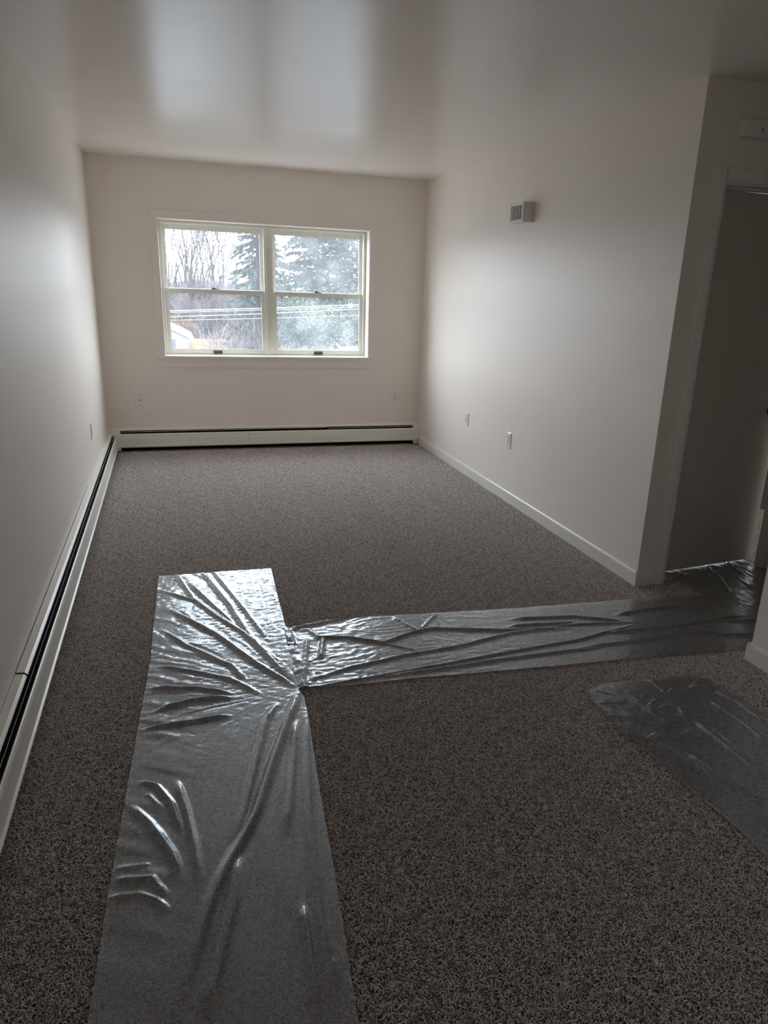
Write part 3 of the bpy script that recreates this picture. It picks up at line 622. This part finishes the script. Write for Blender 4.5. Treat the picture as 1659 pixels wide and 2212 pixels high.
def deciduous(loc, h, seed, label, depth=5, spread=.5, trunk=.15, up=.25, nt=3, group=None, twig=m_twig, split=(3, 4), fork=.28, minr=.006, wob=.12):
    rng = random.Random(seed); big = []; small = []
    def grow(p, d, ln, r, lev):
        n = 4; pts = [np.array(p)]; dd = np.array(d, float)
        for i in range(n):
            dd = dd + np.array([rng.gauss(0, wob), rng.gauss(0, wob), rng.gauss(0, wob * .6) + up * .15]); dd /= np.linalg.norm(dd)
            pts.append(pts[-1] + dd * ln / n)
        r2 = max(r * .62, minr * .7); (big if lev < 2 else small).append((pts, np.linspace(r, r2, n + 1)))
        if lev >= depth: return
        k = rng.randint(*split)
        for j in range(k):
            q = rng.uniform(.35, 1.0) if j else 1.0
            idx = min(n, max(1, int(round(q * n)))); a = rng.uniform(0, 2 * math.pi); s = spread * rng.uniform(.5, 1.2)
            per = np.cross(dd, [math.cos(a), math.sin(a), .3]); per /= np.linalg.norm(per) + 1e-9
            nd = dd * math.cos(s) + per * math.sin(s) + np.array([0, 0, up * .5]); nd /= np.linalg.norm(nd)
            grow(pts[idx], nd, ln * rng.uniform(.62, .86), max(r2 * rng.uniform(.55, .8), minr), lev + 1)
    root = tag(empty('bare_tree', loc), label, 'tree', group)
    L0 = h * fork
    for j in range(nt):
        a = 2 * math.pi * j / nt + rng.uniform(0, 1); s = .28 * (nt > 1)
        grow(np.array([0., 0, 0]) + np.array(loc), (math.sin(s) * math.cos(a), math.sin(s) * math.sin(a), math.cos(s)), L0, trunk, 0)
    V, F = tubes(big, 5); nobj('trunk', V, F, m_bark, root)
    V, F = tubes(small, 3); o = nobj('twigs', V, F, twig, root); o['kind'] = 'stuff'
    return root

def conifer(loc, h, rad, seed, label, name='conifer', n_br=150, droop=.25, dens=26, m=m_needle, top=.25, nl=.34, group=None, lo=.02):
    rng = np.random.default_rng(seed); root = tag(empty(name, loc), label, 'tree', group)
    loc = np.array(loc, float); tr = [(np.array([loc, loc + [0, 0, h * .5], loc + [0, 0, h]]), [h * .018, h * .011, .02])]
    V = []; 
    for i in range(n_br):
        zf = lo + (1 - lo) * (i + rng.uniform(0, 1)) / n_br; a = rng.uniform(0, 2 * np.pi)
        tilt = rng.uniform(-.1, .6); ln = rad * (1 - zf) ** .75 * rng.uniform(.65, 1.15) + rad * .08
        st = loc + [0, 0, h * zf]; n = 5; t = np.linspace(0, 1, n)
        dirv = np.array([math.cos(a), math.sin(a)])
        P = np.stack([st[0] + dirv[0] * ln * t, st[1] + dirv[1] * ln * t, st[2] + ln * (tilt * t - droop * 1.6 * t ** 1.6)], -1)
        tr.append((P, np.linspace(.045, .012, n)))
        k = int(dens * (.3 + ln / rad))
        tt = rng.uniform(.12, 1, k); base = np.stack([np.interp(tt, t, P[:, c]) for c in range(3)], -1)
        s = nl * rng.uniform(.6, 1.3, k); aa = rng.uniform(0, 2 * np.pi, k)
        dv = np.stack([np.cos(aa) * .55 + dirv[0] * .5, np.sin(aa) * .55 + dirv[1] * .5, -rng.uniform(.1, .9, k)], -1) * s[:, None]
        wv = np.stack([-np.sin(aa), np.cos(aa), rng.uniform(-.4, .4, k)], -1) * (s * .26)[:, None]
        V.append(np.stack([base - wv * .4, base + wv * .4, base + dv * .6 + wv, base + dv, base + dv * .55 - wv], 1).reshape(-1, 3))
    V = np.concatenate(V); k = len(V) // 5
    b = np.arange(k)[:, None] * 5
    T_ = np.concatenate([b + np.array([[0, 1, 2]]), b + np.array([[0, 2, 4]]), b + np.array([[4, 2, 3]])], 0)
    o = nobj('needles', V, T_, m, root); o['kind'] = 'stuff'
    V, F = tubes(tr, 4); nobj('trunk', V, F, m_bark, root)
    return root
def evergreen_bush(loc, rx, rz, seed, label, m, group, cnt=2600, s=.34, name='evergreen_bush', cat='bush', up=0.):
    rng = np.random.default_rng(seed); root = tag(empty(name, loc), label, cat, group)
    d = rng.normal(size=(cnt, 3)); d /= np.linalg.norm(d, axis=1, keepdims=True); r = rng.uniform(.45, 1.0, cnt) ** .6
    P = d * r[:, None] * [rx, rx, rz] + np.array(loc); P[:, 2] += rz * .6
    a = rng.normal(size=(cnt, 3)); a[:, 2] += up; a /= np.linalg.norm(a, axis=1, keepdims=True); b = np.cross(a, rng.normal(size=(cnt, 3))); b /= np.linalg.norm(b, axis=1, keepdims=True)
    sz = s * rng.uniform(.5, 1.2, cnt)[:, None]
    q = .25 if up == 0 else .05
    V = np.stack([P, P + a * sz * .5 + b * sz * q, P + a * sz, P + a * sz * .5 - b * sz * q], 1).reshape(-1, 3)
    F = np.arange(cnt)[:, None] * 4 + np.array([[0, 1, 2, 3]])
    o = nobj('foliage', V, F, m, root); o['kind'] = 'stuff'
    ds = []
    for i in range(9):
        e = d[i] * [rx * .7, rx * .7, rz * .7] + np.array(loc) + [0, 0, rz * .6]
        ds.append((np.array([np.array(loc) - [0, 0, rz * .4], (np.array(loc) + e) / 2, e]), [.06, .035, .015]))
    V, F = tubes(ds, 4); nobj('stems', V, F, m_bark, root)
    return root

# ground with thawing snow and the ridge far off
bm = bmesh.new(); bmesh.ops.create_grid(bm, x_segments=60, y_segments=60, size=400)
for v in bm.verts:
    d = max(0, math.hypot(v.co.x, v.co.y) - 60); v.co.z = GZ + .012 * d + (math.sin(v.co.x * .05) * math.cos(v.co.y * .043)) * min(1, d / 60) * 1.2
    v.co.y += 8
for f in [f for f in bm.faces if all(v.co.y < 1.0 for v in f.verts)]: bm.faces.remove(f)
m_gr_ = mat('snowy_ground', (.5, .5, .5), .9, .1); mottle(m_gr_, (.08, .065, .045), (.38, .40, .42), .12)
g = obj('ground', bm, m_gr_); g['kind'] = 'structure'
xs = np.linspace(-160, 320, 90); V = []; 
for k, (yy, hh) in enumerate(((260, 0), (285, .55), (310, 1.0), (360, .7))):
    for x in xs: V.append((x, yy + 6 * math.sin(x * .05 + k), GZ + hh * (4.6 + 1.8 * math.sin(x * .021 + 1) + 1.2 * math.sin(x * .09)) + (0 if hh else -3)))
F = [(k * 90 + i, k * 90 + i + 1, (k + 1) * 90 + i + 1, (k + 1) * 90 + i) for k in range(3) for i in range(89)]
m_hill = mat('far_woods', (.06, .07, .095), 1, .05); mottle(m_hill, (.045, .05, .07), (.08, .09, .12), .05)
hl = nobj('hills', V, F, m_hill, None, True); hl['kind'] = 'structure'

# trees
deciduous((1.36, 22, GZ), 12.5, 5, 'large bare tree with a thick trunk and spreading limbs in front of the white house', depth=5, spread=.5, trunk=.17, up=.2, nt=1, split=(3, 4), fork=.47, minr=.008)
tl = [(1.9, 56, 41, 'tall bare tree with a fan of upright stems rising above the middle thicket'), (.4, 58, 31, 'tall bare tree at the left edge of the window with ascending limbs'),
      (4.4, 60, 23, 'tall bare tree beside the spruce with thin crossing twigs'), (3.0, 62, 35, 'tall bare tree far back between two others, thin against the sky')]
for x, y, sd, lb in tl:
    deciduous((x, y, GZ), 25, sd, lb, depth=6, spread=.30, trunk=.085, up=.30, nt=11, split=(2, 3), fork=.36, minr=.016, wob=.10)
for x, y, sd, wh in ((3.6, 27, 61, 'above the tan building'), (4.3, 26, 62, 'close to the window mullion')):
    deciduous((x, y, GZ), 6.6, sd, 'low twiggy tree in front of the dark spruce, ' + wh, depth=5, spread=.55, trunk=.045, up=.15, nt=4, group='twiggy trees by the spruce', split=(3, 4), fork=.29, minr=.008)
thk = 'leafless brushy tree in the tangled thicket beyond the left half of the window'
for i, (x, y, h) in enumerate([(-.8, 53, 9.2), (2.0, 54, 9.4), (4.6, 55, 9.6), (7.2, 54, 9.0), (3.3, 58, 9.9), (.6, 57, 9.2), (6.0, 58, 9.4), (9.4, 56, 8.4), (1.2, 61, 10), (5.2, 62, 9.6)]):
    deciduous((x, y, GZ), h, 50 + i, thk, depth=5, spread=.62, trunk=.07, up=.10, nt=5, group='brushy thicket trees', split=(3, 4), fork=.28, minr=.013)
deciduous((.75, 51, GZ), 6.2, 77, 'small tree holding orange-brown dead leaves behind the power lines', depth=5, spread=.4, trunk=.05, up=.2, nt=3, twig=m_twig2, split=(3, 4), fork=.30, minr=.022)
conifer((4.75, 30, GZ), 15, 2.1, 3, 'narrow dark spruce with drooping boughs beside the window mullion', 'spruce_tree', n_br=300, dens=60, droop=.32, nl=.24)
conifer((8.3, 34, GZ), 12.6, 4.4, 4, 'broad blue-green conifer at the centre of the right panes', 'conifer', n_br=420, dens=80, droop=.14, nl=.27)
conifer((10.9, 37, GZ), 11.6, 3.6, 6, 'olive tinted conifer at the right edge of the window', 'conifer', n_br=300, dens=70, droop=.14, m=m_needle2, nl=.27)
conifer((6.3, 39, GZ), 9.6, 3.2, 8, 'lower conifer behind the gap next to the mullion', 'conifer', n_br=190, dens=70, droop=.15, nl=.27)
gb = 'dense evergreen shrub in the dark bank below the conifers'
for i, (x, y, rx, rz) in enumerate([(5.8, 27, 1.3, 2.2), (7.6, 28, 1.6, 2.5), (9.3, 29, 1.7, 2.3), (6.6, 30, 1.7, 2.9), (8.4, 31, 1.8, 3.1), (10.4, 32, 1.9, 3.0)]):
    evergreen_bush((x, y, GZ + 2.6), rx, rz, 90 + i, gb, m_needle if i % 2 == 0 else m_needle2, 'evergreen bank', cnt=9000, s=.19)
for i, (x, y) in enumerate([(4.9, 22.5), (5.7, 22.9), (6.5, 22.6)]):
    evergreen_bush((x, y, GZ + 3.65), .8, .85, 120 + i, 'pale tan dry brush at the foot of the evergreens, ' + ('next to the window mullion', 'middle clump of three', 'beside the snow-dusted shrub')[i], m_twig2, 'dry brush clumps', cnt=3500, s=.28, name='dry_brush', up=.9)
evergreen_bush((7.6, 23.2, GZ + 3.9), .9, .75, 131, 'snow-dusted low shrub at the bottom right of the window', mat('snow_leaf', (.2, .22, .24), .8, .2), None, cnt=1800, s=.3, name='snowy_shrub')
evergreen_bush((3.45, 21.5, GZ + 4.4), .32, .5, 140, 'small rounded dark evergreen right of the tan building', m_needle, None, cnt=1500, s=.2)

# house and tan building
m_sid = mat('white_siding', (.22, .235, .25), .7, .2); m_snow = mat('roof_snow', (.36, .38, .41), .8, .2)
m_tan = mat('tan_siding', (.17, .10, .045), .8, .2); m_hw = mat('house_glass', (.05, .06, .07), .2, .5)
hs = tag(empty('house', (0, 44, GZ)), 'white-sided house with a snowy gable roof behind the bare tree', 'house')
bm = bmesh.new()
pr = [(-2.4, GZ), (1.62, GZ), (1.62, -2.0), (-.35, -1.05), (-2.4, -2.0)]
A = [bm.verts.new((x, 42, z)) for x, z in pr]; B = [bm.verts.new((x, 48, z)) for x, z in pr]
for i in range(5): bm.faces.new((A[i], A[(i + 1) % 5], B[(i + 1) % 5], B[i]))
bm.faces.new(A[::-1]); bm.faces.new(B); obj('wall', bm, m_sid, hs)
for i in range(12): box('siding_board', (-2.4, 1.62, 41.97, 42, -2.12 - i * .16 - .14, -2.12 - i * .16), m_sid, hs)
for s, (xa, za, xb, zb) in enumerate(((-.35, -.98, 1.95, -2.1), (-.35, -.98, -2.7, -2.1))):
    bm = bmesh.new(); q = [(xa, za), (xb, zb), (xb, zb + .13), (xa, za + .13)]
    A = [bm.verts.new((x, 41.7, z)) for x, z in q]; B = [bm.verts.new((x, 48.3, z)) for x, z in q]
    for i in range(4): bm.faces.new((A[i], A[(i + 1) % 4], B[(i + 1) % 4], B[i]))
    bm.faces.new(A[::-1]); bm.faces.new(B); obj('roof', bm, m_snow, hs)
wf = box('window_frame', (.42, .92, 41.93, 41.98, -2.75, -1.95), m_snow, hs); box('pane', (.5, .84, 41.91, 41.93, -2.68, -2.02), m_hw, wf)
sh = tag(empty('tan_building', (3.1, 48, GZ)), 'low tan building with a snow-streaked base right of the white house', 'building')
box('wall', (1.9, 4.25, 47.4, 51, GZ, -3.0), m_snow, sh); 
bm = bmesh.new(); q = [(47.1, -3.02), (49.2, -2.50), (51.3, -3.02), (51.3, -3.1), (49.2, -2.58), (47.1, -3.1)]
A = [bm.verts.new((1.75, y, z)) for y, z in q]; B = [bm.verts.new((4.4, y, z)) for y, z in q]
for i in range(6): bm.faces.new((A[i], A[(i + 1) % 6], B[(i + 1) % 6], B[i]))
bm.faces.new(A[::-1]); bm.faces.new(B); obj('roof', bm, m_tan, sh)

# utility lines with the splice loop and tag
m_wire = mat('cable_sheath', (.15, .16, .17), .35, .5)
def wire(pts, r, label, group=None):
    P = np.array(pts, float); t = np.linspace(0, 1, 24); k = np.linspace(0, 1, len(P))
    Q = np.stack([np.interp(t, k, P[:, i]) for i in range(3)], -1)
    V, F = tubes([(Q, np.full(24, r))], 6); o = nobj('utility_line', V, F, m_wire, None, True)
    return tag(o, label, 'cable', group)
def span(za, zb, sag=.05, r=.011):
    return [(-8, 14, za + (za - zb) * 1.65 + .25), (.585, 14, za), (3.0, 14, (za * .5 + zb * .5) - sag), (5.69, 14, zb), (14, 14, zb + (zb - za) * 1.6 + .3)]
wire(span(.705, 1.00, .02, .016), .016, 'topmost thick utility line crossing outside the window')
wire(span(.665, .945, .02), .009, 'thin line hanging just under the topmost utility line')
wire(span(.555, .885, .03), .012, 'utility line crossing below the thick pair')
wire(span(.465, .710, .02), .007, 'lowest and thinnest utility line outside the window')
t_ = np.linspace(0, math.pi, 14); P = np.stack([5.07 - .19 * np.cos(t_), np.full(14, 13.95), .985 - .13 * np.sin(t_)], -1)
V, F = tubes([(P, np.full(14, .014))], 6); tag(nobj('cable_loop', V, F, m_wire, None, True), 'pale slack loop of cable hanging from the topmost line', 'cable')
cl_ = tag(empty('splice_box', (5.46, 14, .96)), 'small white splice box clipped on the line in the right lower pane', 'utility box')
box('case', (5.40, 5.52, 13.93, 13.99, .915, 1.005), m_snow, cl_, .006); box('clip', (5.415, 5.43, 13.94, 13.98, 1.005, 1.05), m_wire, cl_); box('clip', (5.49, 5.505, 13.94, 13.98, 1.005, 1.05), m_wire, cl_)
